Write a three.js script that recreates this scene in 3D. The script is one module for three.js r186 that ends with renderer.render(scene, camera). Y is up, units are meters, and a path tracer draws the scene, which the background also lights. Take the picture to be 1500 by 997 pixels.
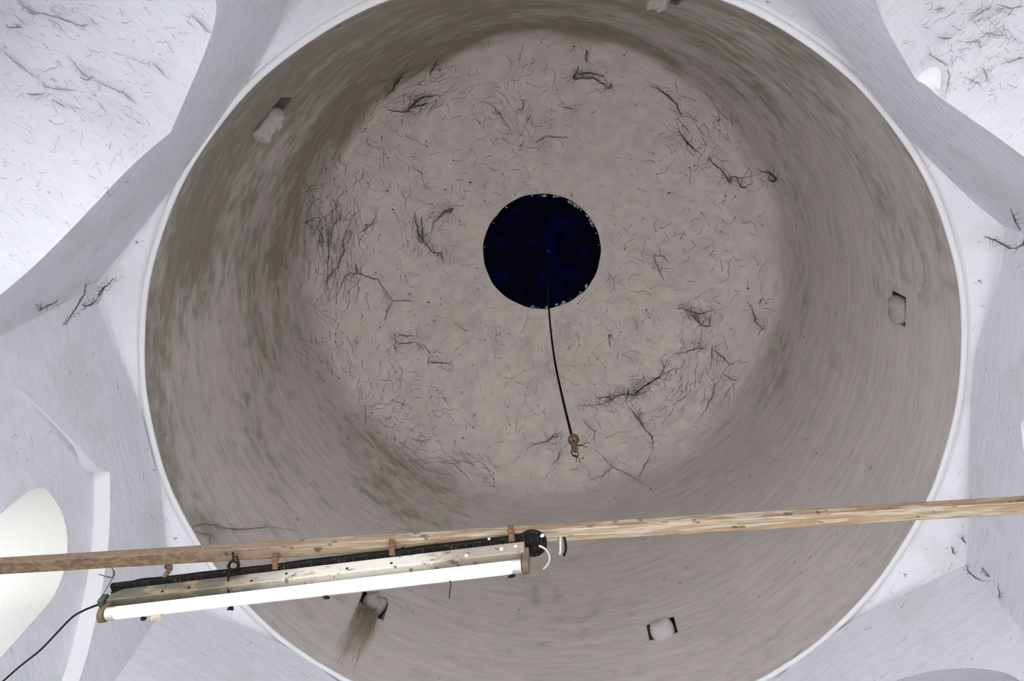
import * as THREE from 'three';
import { mergeGeometries, mergeVertices } from 'three/addons/utils/BufferGeometryUtils.js';
import { RoundedBoxGeometry } from 'three/addons/geometries/RoundedBoxGeometry.js';

// ---------------------------------------------------------------- camera, sky, sun, exposure
const scene = new THREE.Scene();
const F = 1144;                                   // focal length in pixels of the 1500 x 997 frame
const camera = new THREE.PerspectiveCamera(2 * Math.atan(498.5 / F) * 180 / Math.PI, 1500 / 997, 0.05, 200);
const TA = 0.347188, TB = 0.0288885;              // tilt away from straight up, and roll
const ca = Math.cos(TA), sa = Math.sin(TA), cb = Math.cos(TB), sb = Math.sin(TB);
const RIGHT = new THREE.Vector3(cb, sb, 0);
const DOWN = new THREE.Vector3(sa * sb, -sa * cb, -ca);
const FWD = new THREE.Vector3(-ca * sb, ca * cb, -sa);
camera.position.set(-0.0995, 1.6, 2.376);
camera.quaternion.setFromRotationMatrix(new THREE.Matrix4().makeBasis(RIGHT, DOWN.clone().negate(), FWD.clone().negate()));
scene.add(camera);

const renderer = new THREE.WebGLRenderer({ antialias: true });
renderer.toneMapping = THREE.LinearToneMapping;
renderer.toneMappingExposure = 3.82;
renderer.shadowMap.enabled = true;
renderer.shadowMap.type = THREE.PCFSoftShadowMap;

{ // clear pale-blue sky, the same all round, paler towards the horizon
  const w = 256, h = 128, d = new Float32Array(w * h * 4);
  for (let j = 0; j < h; j++) {
    const el = ((j + 0.5) / h - 0.5) * Math.PI, t = Math.max(0, Math.sin(el)) ** 0.5;
    for (let i = 0; i < w; i++) d.set([1.0 - 0.62 * t, 1.06 - 0.45 * t, 1.18 - 0.16 * t, 1], (j * w + i) * 4);
  }
  const t = new THREE.DataTexture(d, w, h, THREE.RGBAFormat, THREE.FloatType);
  t.mapping = THREE.EquirectangularReflectionMapping; t.magFilter = THREE.LinearFilter; t.minFilter = THREE.LinearFilter; t.needsUpdate = true;
  scene.background = t; scene.environment = t;
}
const sun = new THREE.DirectionalLight(0xfff8f0, 7.5);
sun.position.set(10, 16, 20); sun.target.position.set(0, 0, 4);
sun.castShadow = true; sun.shadow.mapSize.set(4096, 4096); sun.shadow.radius = 1;
Object.assign(sun.shadow.camera, { left: -22, right: 22, top: 22, bottom: -22, near: 1, far: 60 });
scene.add(sun, sun.target);

// ---------------------------------------------------------------- helpers
let seed = 20240;
const rnd = () => { seed = (seed * 1664525 + 1013904223) >>> 0; return seed / 4294967296; };
const rr = (a, b) => a + (b - a) * rnd();
const V = (x, y, z) => new THREE.Vector3(x, y, z);
const ss = (a, b, x) => { const t = Math.min(1, Math.max(0, (x - a) / (b - a))); return t * t * (3 - 2 * t); };
const lerp = (a, b, t) => a + (b - a) * t;
const names = new Map();
const numbered = (n) => { const k = names.get(n) || 0; names.set(n, k + 1); return k ? n + '_' + String(k).padStart(3, '0') : n; };
function mesh(name, geo, mat, parent) { const m = new THREE.Mesh(geo, mat); m.name = parent && parent !== scene ? name : numbered(name); m.castShadow = m.receiveShadow = true; (parent || scene).add(m); return m; }
function struct(name, geo, mat) { const m = mesh(name, geo, mat); m.userData.kind = 'structure'; return m; }
function tag(o, label, category, group, kind) { o.userData.label = label; o.userData.category = category; if (group) o.userData.group = group; if (kind) o.userData.kind = kind; return o; }
function thing(name, label, category, pos, group) { const g = new THREE.Group(); g.name = numbered(name); if (pos) g.position.copy(pos); scene.add(g); return tag(g, label, category, group); }
const rayDir = (px, py) => RIGHT.clone().multiplyScalar(px - 750).addScaledVector(DOWN, py - 498.5).addScaledVector(FWD, F);
const atHeight = (px, py, y) => { const d = rayDir(px, py); return camera.position.clone().addScaledVector(d, (y - camera.position.y) / d.y); };
function grid(nu, nv, f, uvf, close) { // f(i,j)->Vector3, normals face as (du x dv)
  const P = [], U = [], I = [];
  for (let j = 0; j <= nv; j++) for (let i = 0; i <= nu; i++) { const p = f(i / nu, j / nv); P.push(p.x, p.y, p.z); const q = uvf ? uvf(i / nu, j / nv, p) : [i / nu, j / nv]; U.push(q[0], q[1]); }
  for (let j = 0; j < nv; j++) for (let i = 0; i < nu; i++) { const a = j * (nu + 1) + i, b = a + 1, c = a + nu + 1, d = c + 1; I.push(a, b, d, a, d, c); }
  const g = new THREE.BufferGeometry();
  g.setAttribute('position', new THREE.Float32BufferAttribute(P, 3)); g.setAttribute('uv', new THREE.Float32BufferAttribute(U, 2)); g.setIndex(I); g.computeVertexNormals();
  if (close) { const n = g.attributes.normal; for (let j = 0; j <= nv; j++) { const a = j * (nu + 1), b = a + nu; const v = V(n.getX(a) + n.getX(b), n.getY(a) + n.getY(b), n.getZ(a) + n.getZ(b)).normalize(); n.setXYZ(a, v.x, v.y, v.z); n.setXYZ(b, v.x, v.y, v.z); } }
  return g;
}
// thread: a thin tapering tube along points
function thread(pts, r0, r1 = r0, sides = 4, seg = 0) {
  const n = seg || pts.length - 1, P = [], N = [], I = [];
  const c = seg ? new THREE.CatmullRomCurve3(pts) : null;
  const Q = []; for (let i = 0; i <= n; i++) Q.push(seg ? c.getPoint(i / n) : pts[i]);
  for (let i = 0; i <= n; i++) {
    const t = Q[Math.min(n, i + 1)].clone().sub(Q[Math.max(0, i - 1)]).normalize();
    const a = Math.abs(t.y) < 0.9 ? V(0, 1, 0) : V(1, 0, 0), u = a.clone().cross(t).normalize(), w = t.clone().cross(u), r = lerp(r0, r1, i / n);
    for (let k = 0; k < sides; k++) { const f = k / sides * 2 * Math.PI, d = u.clone().multiplyScalar(Math.cos(f)).addScaledVector(w, Math.sin(f)); N.push(d.x, d.y, d.z); P.push(Q[i].x + d.x * r, Q[i].y + d.y * r, Q[i].z + d.z * r); }
  }
  for (let i = 0; i < n; i++) for (let k = 0; k < sides; k++) { const a = i * sides + k, b = i * sides + (k + 1) % sides, e = a + sides, f = b + sides; I.push(a, b, f, a, f, e); }
  for (let k = 1; k < sides - 1; k++) { I.push(0, k + 1, k); const o = n * sides; I.push(o, o + k, o + k + 1); }
  const g = new THREE.BufferGeometry(); g.setAttribute('position', new THREE.Float32BufferAttribute(P, 3)); g.setAttribute('normal', new THREE.Float32BufferAttribute(N, 3)); g.setIndex(I); return g;
}
const cat = (list) => mergeGeometries(list.map((g) => { const c = g.index ? g.toNonIndexed() : g.clone(); for (const k of Object.keys(c.attributes)) if (k !== 'position' && k !== 'normal' && k !== 'uv') c.deleteAttribute(k); if (!c.attributes.uv) c.setAttribute('uv', new THREE.Float32BufferAttribute(new Float32Array(c.attributes.position.count * 2), 2)); return c; }));
const put = (g, x, y, z, rx = 0, ry = 0, rz = 0) => { g.applyMatrix4(new THREE.Matrix4().compose(V(x, y, z), new THREE.Quaternion().setFromEuler(new THREE.Euler(rx, ry, rz)), V(1, 1, 1))); return g; };

// ---------------------------------------------------------------- textures
const hash = (x, y, s) => { let h = (x * 374761393 + y * 668265263 + s * 2147483647) | 0; h = Math.imul(h ^ (h >>> 13), 1274126177); return ((h ^ (h >>> 16)) >>> 0) / 4294967296; };
function vnoise(x, y, px, py, s) { // tileable value noise
  const xi = Math.floor(x), yi = Math.floor(y), fx = x - xi, fy = y - yi, u = fx * fx * (3 - 2 * fx), v = fy * fy * (3 - 2 * fy);
  const m = (a, p) => ((a % p) + p) % p, x0 = m(xi, px), x1 = m(xi + 1, px), y0 = m(yi, py), y1 = m(yi + 1, py);
  return lerp(lerp(hash(x0, y0, s), hash(x1, y0, s), u), lerp(hash(x0, y1, s), hash(x1, y1, s), u), v);
}
function fbm(u, v, px, py, oct, s) { let a = 0, k = 0.5, t = 0; for (let o = 0; o < oct; o++) { a += k * vnoise(u * px, v * py, px, py, s + o * 17); t += k; k *= 0.55; px *= 2; py *= 2; } return a / t; }
function texture(w, h, f, srgb, rx = 1, ry = 1) {
  const d = new Uint8Array(w * h * 4);
  const enc = (c) => Math.max(0, Math.min(255, Math.round(255 * (srgb ? (c <= 0.0031308 ? 12.92 * c : 1.055 * Math.pow(Math.max(c, 0), 1 / 2.4) - 0.055) : c))));
  for (let j = 0; j < h; j++) for (let i = 0; i < w; i++) { const c = f((i + 0.5) / w, (j + 0.5) / h, i, j), o = (j * w + i) * 4; d[o] = enc(c[0]); d[o + 1] = enc(c[1]); d[o + 2] = enc(c[2]); d[o + 3] = 255; }
  const t = new THREE.DataTexture(d, w, h, THREE.RGBAFormat); t.wrapS = t.wrapT = THREE.RepeatWrapping; t.magFilter = THREE.LinearFilter; t.minFilter = THREE.LinearMipmapLinearFilter; t.generateMipmaps = true;
  if (srgb) t.colorSpace = THREE.SRGBColorSpace; t.repeat.set(rx, ry); t.needsUpdate = true; return t;
}
const grey = (f) => (u, v, i, j) => { const g = f(u, v, i, j); return [g, g, g]; };
// marks: flecks, insect spots and scratches, as a darkness map
function marks(w, h, n, rmin, rmax, nscr, len, dirx) {
  const m = new Float32Array(w * h);
  const dot = (x, y, r, k) => { for (let j = Math.floor(y - r - 1); j <= y + r + 1; j++) for (let i = Math.floor(x - r - 1); i <= x + r + 1; i++) { const q = Math.hypot(i - x, j - y) / r; if (q < 1.2) { const o = ((j % h + h) % h) * w + ((i % w + w) % w); m[o] = Math.max(m[o], k * ss(1.2, 0.6, q)); } } };
  for (let a = 0; a < n; a++) { const x = rnd() * w, y = rnd() * h, r = rmin + (rmax - rmin) * rnd() ** 3, k = rr(0.3, 1); dot(x, y, r, k); if (rnd() < 0.4) for (let b = 0; b < 4; b++) dot(x + rr(-8, 8), y + rr(-8, 8), r * 0.6, k * 0.7); }
  for (let a = 0; a < nscr; a++) { let x = rnd() * w, y = rnd() * h, ang = dirx ? rr(-0.25, 0.25) : rnd() * 6.28; const L = len * rr(0.3, 1), k = rr(0.2, 0.8); for (let b = 0; b < L; b++) { dot(x, y, 0.9, k); x += Math.cos(ang); y += Math.sin(ang); ang += rr(-0.12, 0.12); } }
  return m;
}
const lin = (a, b, t) => [lerp(a[0], b[0], t), lerp(a[1], b[1], t), lerp(a[2], b[2], t)];
const mul = (a, k) => [a[0] * k, a[1] * k, a[2] * k];

// whitewash: 3 m tile
const WM = marks(1024, 1024, 150, 1, 3.6, 110, 26, true);
const whiteTex = texture(1024, 1024, (u, v, i, j) => {
  const a = fbm(u, v, 4, 4, 4, 1), b = fbm(u, v, 24, 90, 3, 5), c = fbm(u, v, 9, 9, 3, 9);
  let k = 0.93 + 0.1 * (a - 0.5) + 0.1 * (b - 0.5);
  let col = mul([0.77, 0.765, 0.80], k);
  col = lin(col, [0.62, 0.63, 0.60], 0.55 * ss(0.62, 0.74, c));
  return lin(col, [0.11, 0.085, 0.08], 0.75 * WM[j * 1024 + i]);
}, true);
// vault of the side niches: same whitewash with many soot-brown flecks and dusty patches
const VM = marks(1024, 1024, 620, 0.8, 4.6, 420, 34, false);
const vaultTex = texture(1024, 1024, (u, v, i, j) => {
  const a = fbm(u, v, 4, 4, 4, 31), b = fbm(u, v, 40, 40, 3, 35), c = fbm(u, v, 6, 6, 4, 39);
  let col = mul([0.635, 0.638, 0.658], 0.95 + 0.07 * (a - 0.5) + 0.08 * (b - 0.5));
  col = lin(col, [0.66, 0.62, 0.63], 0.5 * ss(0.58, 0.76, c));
  return lin(col, [0.13, 0.085, 0.085], 0.72 * VM[j * 1024 + i]);
}, true);
const plasterBump = texture(1024, 1024, grey((u, v) => 0.5 + 0.5 * (fbm(u, v, 18, 70, 4, 51) - 0.5) + 0.45 * (fbm(u, v, 6, 6, 3, 55) - 0.5) + 0.25 * (fbm(u, v, 90, 90, 2, 59) - 0.5)), false);
const white = (rx, ry, extra = {}) => { const m = whiteTex.clone(); m.repeat.set(rx, ry); m.needsUpdate = true; const b = plasterBump.clone(); b.repeat.set(rx * 1.5, ry * 1.5); b.needsUpdate = true; return new THREE.MeshStandardMaterial({ map: m, bumpMap: b, bumpScale: 0.007, roughness: 0.93, ...extra }); };
const matWhite = white(1 / 3, 1 / 3); matWhite.name = 'whitewash';
const matSpandrel = white(1 / 3, 1 / 3, { color: new THREE.Color().setRGB(1.12, 1.12, 1.1) }); matSpandrel.name = 'lighter whitewash';  // tinted lighter than the wall whitewash
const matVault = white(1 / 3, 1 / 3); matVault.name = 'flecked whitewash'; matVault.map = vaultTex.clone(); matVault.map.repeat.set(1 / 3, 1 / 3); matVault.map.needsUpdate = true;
const matReveal = new THREE.MeshStandardMaterial({ color: new THREE.Color().setRGB(0.86, 0.855, 0.84), roughness: 0.9, bumpMap: plasterBump, bumpScale: 0.004 });
const matWindow = new THREE.MeshStandardMaterial({ color: new THREE.Color().setRGB(0.66, 0.645, 0.58), roughness: 0.9, bumpMap: plasterBump, bumpScale: 0.004 });
const matTrim = new THREE.MeshStandardMaterial({ color: new THREE.Color().setRGB(0.83, 0.83, 0.82), roughness: 0.85, bumpMap: plasterBump, bumpScale: 0.004 });
// dome plaster
const DM = marks(2048, 512, 460, 0.8, 2.8, 170, 20, true);
const drumTex = texture(2048, 512, (u, v, i, j) => {
  const a = fbm(u, v, 10, 3, 4, 71), b = fbm(u, v, 40, 60, 3, 75), c = fbm(u, v, 16, 5, 4, 79), d = fbm(u, v, 110, 36, 2, 83);
  let col = mul([0.50, 0.458, 0.415], 1 + 0.2 * (a - 0.5) + 0.16 * (b - 0.5) + 0.14 * (d - 0.5));
  // olive-brown stains in ragged streaky patches, thickened north-west to paint in shade there
  const e = 0.5 * fbm(u, v, 20, 12, 4, 87) + 0.5 * fbm(u, v, 150, 60, 3, 88), stainShade = 0.5 + 0.5 * Math.cos((u - 0.33) * 2 * Math.PI);
  col = lin(col, [0.21, 0.185, 0.125], 0.82 * ss(0.66 - 0.34 * stainShade, 0.98 - 0.34 * stainShade, 0.4 * c + 0.6 * e + 0.06));
  // top blends into the paler dome colour along a ragged line
  const top = ss(0.80, 0.90, v + 0.10 * (fbm(u, v, 30, 12, 4, 89) - 0.5));
  col = lin(col, mul([0.66, 0.60, 0.548], 1 + 0.13 * (a - 0.5) + 0.26 * (d - 0.5)), top);
  return lin(col, [0.07, 0.05, 0.035], 0.6 * DM[j * 2048 + i]);
}, true);
const drumBump = texture(2048, 512, grey((u, v) => 0.5 + 0.7 * (fbm(u, v, 44, 70, 3, 91) - 0.5) + 0.3 * (fbm(u, v, 200, 120, 2, 95) - 0.5)), false);
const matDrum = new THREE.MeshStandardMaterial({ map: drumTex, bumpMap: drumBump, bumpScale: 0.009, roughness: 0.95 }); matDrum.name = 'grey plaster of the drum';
const CM = marks(1024, 1024, 520, 0.7, 2.6, 500, 16, false);
const capTex = texture(1024, 1024, (u, v, i, j) => {
  const a = fbm(u, v, 5, 5, 4, 101), b = fbm(u, v, 60, 60, 3, 105), c = fbm(u, v, 18, 18, 3, 109);
  let col = mul([0.69, 0.63, 0.575], 1 + 0.13 * (a - 0.5) + 0.26 * (b - 0.5));
  col = lin(col, [0.24, 0.21, 0.19], 0.16 * ss(0.6, 0.8, c));
  return lin(col, [0.07, 0.055, 0.045], 0.7 * CM[j * 1024 + i]);
}, true);
const matCap = new THREE.MeshStandardMaterial({ map: capTex, bumpMap: plasterBump, bumpScale: 0.012, roughness: 0.95 }); matCap.name = 'grey plaster of the dome';

// ---------------------------------------------------------------- the setting
const T0 = 0.075, R0 = 2.8603, AP = 2.8746, HALF = AP * Math.tan(Math.PI / 8), YR = 6.6;
const YT = 10.5, YC = 9.95, RC = 2.646, YA = 11.663;
const rimR = (th) => R0 * (1.0018 - 0.0007 * Math.cos(th) + 0.0018 * Math.sin(th) - 0.0057 * Math.cos(2 * th) - 0.0003 * Math.sin(2 * th) - 0.0022 * Math.cos(3 * th) + 0.001 * Math.sin(3 * th) - 0.0038 * Math.cos(4 * th) + 0.0016 * Math.sin(4 * th));
const wav = (th, y) => 0.006 * Math.sin(5 * th + 1.3 * y) + 0.005 * Math.sin(9 * th - 2.1 * y + 1) + 0.004 * Math.sin(3.7 * y + 2 * th);
function domeR(th, y) { // slightly tapering drum that turns into the shallow dome over a rounded crease
  const t = Math.max(0, (y - YR) / (YC - YR)), a = lerp(rimR(th), RC, t ** 1.5) + wav(th, y) * ss(0, 0.15, t) * ss(1.3, 0.9, t), b = (RC + 0.06) * Math.sqrt(Math.max(0, 1 - (y - YC) / (YA - YC)));
  return Math.max(0, -0.14 * Math.log(Math.exp(-(a - b) / 0.14) + 1) + b) * ss(YA + 1e-9, YA - 0.002, y);
}
function onDome(px, py, off = 0.02) { // where the sight line meets the drum or dome, moved off the plaster into the room
  const d = rayDir(px, py).normalize(); let a = 3, b = 14;
  for (let k = 0; k < 50; k++) { const m = (a + b) / 2, p = camera.position.clone().addScaledVector(d, m); const out = p.y >= YA || Math.hypot(p.x, p.z) > domeR(Math.atan2(p.z, p.x), Math.max(p.y, YR)); if (out) b = m; else a = m; }
  return camera.position.clone().addScaledVector(d, a - off);
}
// drum with its five vent holes
const VENTS = [[398, 168, 0.34, 0.26], [1318, 452, 0.24, 0.2], [546, 886, 0.28, 0.24], [970, 921, 0.28, 0.22], [966, -4, 0.3, 0.26]];
const NU = 720, NV = 156, holes = [];
for (const [px, py, w, h] of VENTS) {
  const p = onDome(px, py, 0), th = (Math.atan2(p.z, p.x) + 2 * Math.PI) % (2 * Math.PI);
  const i0 = Math.round((th - w / 2 / R0) / (2 * Math.PI) * NU), i1 = Math.round((th + w / 2 / R0) / (2 * Math.PI) * NU);
  const j0 = Math.round((p.y - h / 2 - YR) / (YT - YR) * NV), j1 = Math.round((p.y + h / 2 - YR) / (YT - YR) * NV);
  holes.push({ i0, i1, j0, j1 });
}
const drumPt = (i, j) => { const th = i / NU * 2 * Math.PI, y = YR + (YT - YR) * j / NV, r = domeR(th, y); return V(r * Math.cos(th), y, r * Math.sin(th)); };
{
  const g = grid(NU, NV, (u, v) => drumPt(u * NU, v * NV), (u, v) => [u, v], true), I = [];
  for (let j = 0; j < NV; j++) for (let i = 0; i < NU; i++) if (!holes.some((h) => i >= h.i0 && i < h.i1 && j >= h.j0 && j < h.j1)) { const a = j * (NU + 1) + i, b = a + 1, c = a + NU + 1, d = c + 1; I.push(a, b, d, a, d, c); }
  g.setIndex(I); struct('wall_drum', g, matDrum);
  const cap = grid(240, 70, (u, v) => { const y = YT + (YA - YT) * (1 - (1 - v) ** 2), th = u * 2 * Math.PI, r = domeR(th, y); const w = 1; return V(r * w * Math.cos(th), y, r * w * Math.sin(th)); }, (u, v, p) => [p.x / 5.4 + 0.5, p.z / 5.4 + 0.5], true);
  struct('ceiling', cap, matCap);
  // masonry above: outside of the drum and dome, roof terrace
  const out = new THREE.LatheGeometry([new THREE.Vector2(3.35, 6.9), new THREE.Vector2(3.3, 10), ...[...Array(13)].map((_, k) => new THREE.Vector2(3.3 * Math.cos((k + 1) / 13 * 1.5607), 10 + 2.2 * Math.sin((k + 1) / 13 * 1.5708)))], 64);
  struct('ceiling_outer_shell', out, matTrim);
  const s = new THREE.Shape([[-6.5, -6.5], [6.5, -6.5], [6.5, 6.5], [-6.5, 6.5]].map(([x, y]) => new THREE.Vector2(x, y))), hole = new THREE.Path(); hole.absarc(0, 0, 3.2, 0, Math.PI * 2, true); s.holes.push(hole);
  const roof = new THREE.ExtrudeGeometry(s, { depth: 0.3, bevelEnabled: false, curveSegments: 48 }); roof.rotateX(-Math.PI / 2); roof.translate(0, 6.75, 0);
  struct('ceiling_roof_terrace', roof, matTrim);
}
// plaster bead round the foot of the drum
{
  const prof = [[0.0, 0.012], [-0.012, 0.004], [-0.016, -0.008], [-0.010, -0.02], [0.006, -0.026], [0.022, -0.022], [0.030, -0.008], [0.034, -0.004], [0.06, 0.0]];
  struct('trim_1', grid(256, prof.length - 1, (u, v) => { const th = u * 2 * Math.PI, q = prof[Math.round(v * (prof.length - 1))], r = rimR(th) + q[0] + 0.002 * Math.sin(23 * th); return V(r * Math.cos(th), YR + q[1] + 0.003 * Math.sin(11 * th), r * Math.sin(th)); }, (u, v) => [u * 9, v * 0.1], true), matTrim);
}
// eight walls, each with a pointed arch
const G = [[-1.07, 4.6], [-1.04, 5.1], [-1.0, 5.39], [-0.95, 5.49], [-0.83, 5.62], [-0.64, 5.76], [-0.47, 5.85], [-0.2, 5.95], [0, 6.05], [0.2, 5.95], [0.47, 5.85], [0.64, 5.76], [0.83, 5.62], [0.95, 5.49], [1.0, 5.39], [1.04, 5.1], [1.07, 4.6]];
const TOPG = [[-HALF, 6.33], [-0.9, 6.42], [-0.5, 6.53], [0, 6.57], [0.5, 6.53], [0.9, 6.42], [HALF, 6.38]];
const SIDES = [
  { n: 'east', a: 0, top: [[-HALF, 6.31], [-0.94, 6.34], [-0.6, 6.41], [-0.3, 6.47], [0.1, 6.53], [0.36, 6.52], [0.67, 6.45], [0.95, 6.39], [HALF, 6.42]], arch: G.map(([s, y]) => [s + 0.07 * (1 - Math.abs(s) / 1.07), y - 0.08]), kind: 'panel', win: 1 },
  { n: 'northeast', a: 45, top: [[-HALF, 6.42], [-1.0, 6.53], [-0.5, 6.57], [-0.17, 6.52], [0.13, 6.42], [0.38, 6.3], [0.73, 6.12], [1.0, 6.11], [HALF, 6.15]], arch: [[-1.07, 4.3], [-1.0, 4.6], [-0.85, 4.92], [-0.6, 5.14], [-0.36, 5.32], [-0.23, 5.4], [-0.11, 5.5], [0.01, 5.6], [0.15, 5.69], [0.32, 5.59], [0.48, 5.5], [0.66, 5.35], [0.85, 5.12], [1.0, 4.75], [1.07, 4.3]], kind: 'niche', door: [1.7, 3.9] },
  { n: 'north', a: 90, top: [[-HALF, 6.15], [-0.9, 6.36], [-0.5, 6.5], [0, 6.57], [0.5, 6.53], [0.9, 6.42], [HALF, 6.28]], arch: G, kind: 'niche', door: [2.08, 5.75], depth: 0.9 },
  { n: 'northwest', a: 135, top: [[-HALF, 6.28], [-1.02, 6.34], [-0.86, 6.46], [-0.66, 6.56], [-0.4, 6.58], [-0.06, 6.58], [0.21, 6.57], [0.52, 6.54], [0.77, 6.5], [HALF, 6.39]], arch: [[-1.07, 4.9], [-1.04, 5.22], [-0.98, 5.4], [-0.86, 5.54], [-0.68, 5.66], [-0.49, 5.75], [-0.28, 5.85], [-0.16, 5.91], [0, 5.7], [0.22, 5.57], [0.44, 5.45], [0.63, 5.31], [0.75, 5.16], [0.88, 4.95], [1.0, 4.6], [1.07, 4.2]], kind: 'niche', door: [2.06, 4.9], depth: 1.0 },
  { n: 'west', a: 180, top: [[-HALF, 6.39], [-0.91, 6.43], [-0.74, 6.47], [-0.51, 6.53], [-0.2, 6.57], [0.1, 6.57], [0.4, 6.56], [0.6, 6.51], [0.8, 6.45], [HALF, 6.4]], arch: [[-1.07, 4.9], [-1.04, 5.2], [-0.98, 5.37], [-0.87, 5.49], [-0.71, 5.6], [-0.45, 5.76], [-0.1, 5.95], [-0.04, 6.05], [0.16, 5.96], [0.39, 5.83], [0.58, 5.66], [0.77, 5.45], [0.92, 5.25], [1.02, 4.95], [1.07, 4.6]], kind: 'panel', win: 1 },
  { n: 'southwest', a: 225, top: [[-HALF, 6.4], [-0.77, 6.43], [-0.47, 6.52], [-0.2, 6.57], [0.2, 6.57], [0.5, 6.55], [0.9, 6.43], [HALF, 6.33]], arch: G, kind: 'niche' },
  { n: 'south', a: 270, top: TOPG, arch: G, kind: 'panel' },
  { n: 'southeast', a: 315, top: [[-HALF, 6.38], [-0.9, 6.5], [-0.6, 6.56], [-0.3, 6.575], [0, 6.57], [0.29, 6.55], [0.58, 6.48], [0.83, 6.42], [1.02, 6.37], [HALF, 6.31]], arch: G, kind: 'niche' },
];
const curve1 = (tab, s) => { // smooth interpolation of a table
  let k = 0; while (k < tab.length - 2 && s > tab[k + 1][0]) k++;
  const p = (i) => tab[Math.max(0, Math.min(tab.length - 1, i))], [x1, y1] = p(k), [x2, y2] = p(k + 1), t = (s - x1) / (x2 - x1);
  const m1 = k > 0 ? (y2 - p(k - 1)[1]) / (x2 - p(k - 1)[0]) : (y2 - y1) / (x2 - x1), m2 = k < tab.length - 2 ? (p(k + 2)[1] - y1) / (p(k + 2)[0] - x1) : (y2 - y1) / (x2 - x1), h = x2 - x1;
  return (2 * t ** 3 - 3 * t * t + 1) * y1 + (t ** 3 - 2 * t * t + t) * h * m1 + (-2 * t ** 3 + 3 * t * t) * y2 + (t ** 3 - t * t) * h * m2;
};
for (const W of SIDES) {
  const th = W.a * Math.PI / 180 + T0, n = V(Math.cos(th), 0, Math.sin(th)), sd = V(-Math.sin(th), 0, Math.cos(th));
  W.th = th; W.nv = n; W.sd = sd;
  W.P = (s, y, t) => V(n.x * (AP + t) + sd.x * s, y, n.z * (AP + t) + sd.z * s);
  const topPts = [...Array(41)].map((_, k) => { const s = lerp(-HALF, HALF, k / 40); return [s, curve1(W.top, s)]; });
  // arch outline from the floor on one side, over the point, to the floor on the other
  const A = [[W.arch[0][0], 0]]; for (let k = 1; k <= 10; k++) A.push([W.arch[0][0], W.arch[0][1] * k / 11]);
  for (let k = 0; k < W.arch.length - 1; k++) { const m = 4; for (let q = 0; q < m; q++) A.push([lerp(W.arch[k][0], W.arch[k + 1][0], q / m), lerp(W.arch[k][1], W.arch[k + 1][1], q / m)]); }
  const e = W.arch[W.arch.length - 1]; A.push(e); for (let k = 10; k >= 0; k--) A.push([e[0], e[1] * k / 11]);
  // soften the polygon except at its point
  const ai = A.reduce((b, p, i) => (p[1] > A[b][1] ? i : b), 0);
  for (let it = 0; it < 4; it++) { const B = A.map((p) => [...p]); for (let i = 12; i < A.length - 12; i++) if (i !== ai) A[i] = [(B[i - 1][0] + 2 * B[i][0] + B[i + 1][0]) / 4, (B[i - 1][1] + 2 * B[i][1] + B[i + 1][1]) / 4]; }
  W.A = A;
  const shp = new THREE.Shape(); shp.moveTo(-HALF, 0); for (const [s, y] of A) shp.lineTo(s, y); shp.lineTo(HALF, 0); for (const [s, y] of [...topPts].reverse()) shp.lineTo(s, y); shp.closePath();
  const face = (t, flip, grow) => { const g = new THREE.ShapeGeometry(shp), p = g.attributes.position; for (let i = 0; i < p.count; i++) { const s0 = p.getX(i), q = W.P(s0 * (Math.abs(s0) > HALF - 1e-4 ? grow : 1), p.getY(i), t); p.setXYZ(i, q.x, q.y, q.z); } const uv = g.attributes.uv; for (let i = 0; i < uv.count; i++) uv.setX(i, uv.getX(i) + W.a * 0.11); if (flip) { const I = g.index.array; for (let i = 0; i < I.length; i += 3) [I[i], I[i + 1]] = [I[i + 1], I[i]]; } g.computeVertexNormals(); return g; };
  const TH = 0.4, grow = (AP + TH) / AP;
  const rim = grid(40, 1, (u, v) => { const k = Math.round(u * 40); return W.P(topPts[k][0] * lerp(1, grow, v), topPts[k][1], TH * v); }, (u, v) => [u, v]);
  struct('wall_' + W.n, cat([face(0, true, 1), face(TH, false, grow), rim]), matWhite);
  // spandrel between the wall head and the ring
  struct('spandrel_' + W.n, grid(40, 6, (u, v) => {
    const k = Math.round(u * 40), a = W.P(topPts[k][0], topPts[k][1], 0), ang = Math.atan2(a.z, a.x), r = rimR(ang) + 0.05, b = V(r * Math.cos(ang), YR, r * Math.sin(ang)), q = a.lerp(b, v);
    const bul = 0.012 * Math.sin(v * Math.PI) * ss(0, 0.2, b.y - topPts[k][1]); q.x *= 1 + bul; q.z *= 1 + bul; return q;
  }, (u, v, p) => [u * 2.4 + W.a, p.y]), matSpandrel);
  // what the arch opens into
  const NA = A.length, smooth = A.map((p) => [...p]);
  for (let it = 0; it < 90; it++) { const B = smooth.map((p) => [...p]); for (let i = 11; i < NA - 11; i++) smooth[i] = [(B[i - 1][0] + 2 * B[i][0] + B[i + 1][0]) / 4, (B[i - 1][1] + 2 * B[i][1] + B[i + 1][1]) / 4]; }
  const D = W.depth || (W.kind === 'niche' ? 1.9 : 0.11), NT = W.kind === 'niche' ? 24 : 2;
  const dep = (s) => (W.n === 'west' ? lerp(0.022, D, ss(-0.4, -0.06, s)) : D);
  const lining = grid(NA - 1, NT, (u, v) => { const i = Math.round(u * (NA - 1)), t = (W.kind === 'niche' ? D : dep(A[i][0])) * v, k = W.kind === 'niche' ? ss(0.02, 0.7, t) : 0; return W.P(lerp(A[i][0], smooth[i][0], k), lerp(A[i][1], smooth[i][1], k), t); }, (u, v) => [u * 13 + W.a, D * v]);
  { const I = lining.index.array; for (let i = 0; i < I.length; i += 3) [I[i], I[i + 1]] = [I[i + 1], I[i]]; lining.computeVertexNormals(); }
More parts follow.
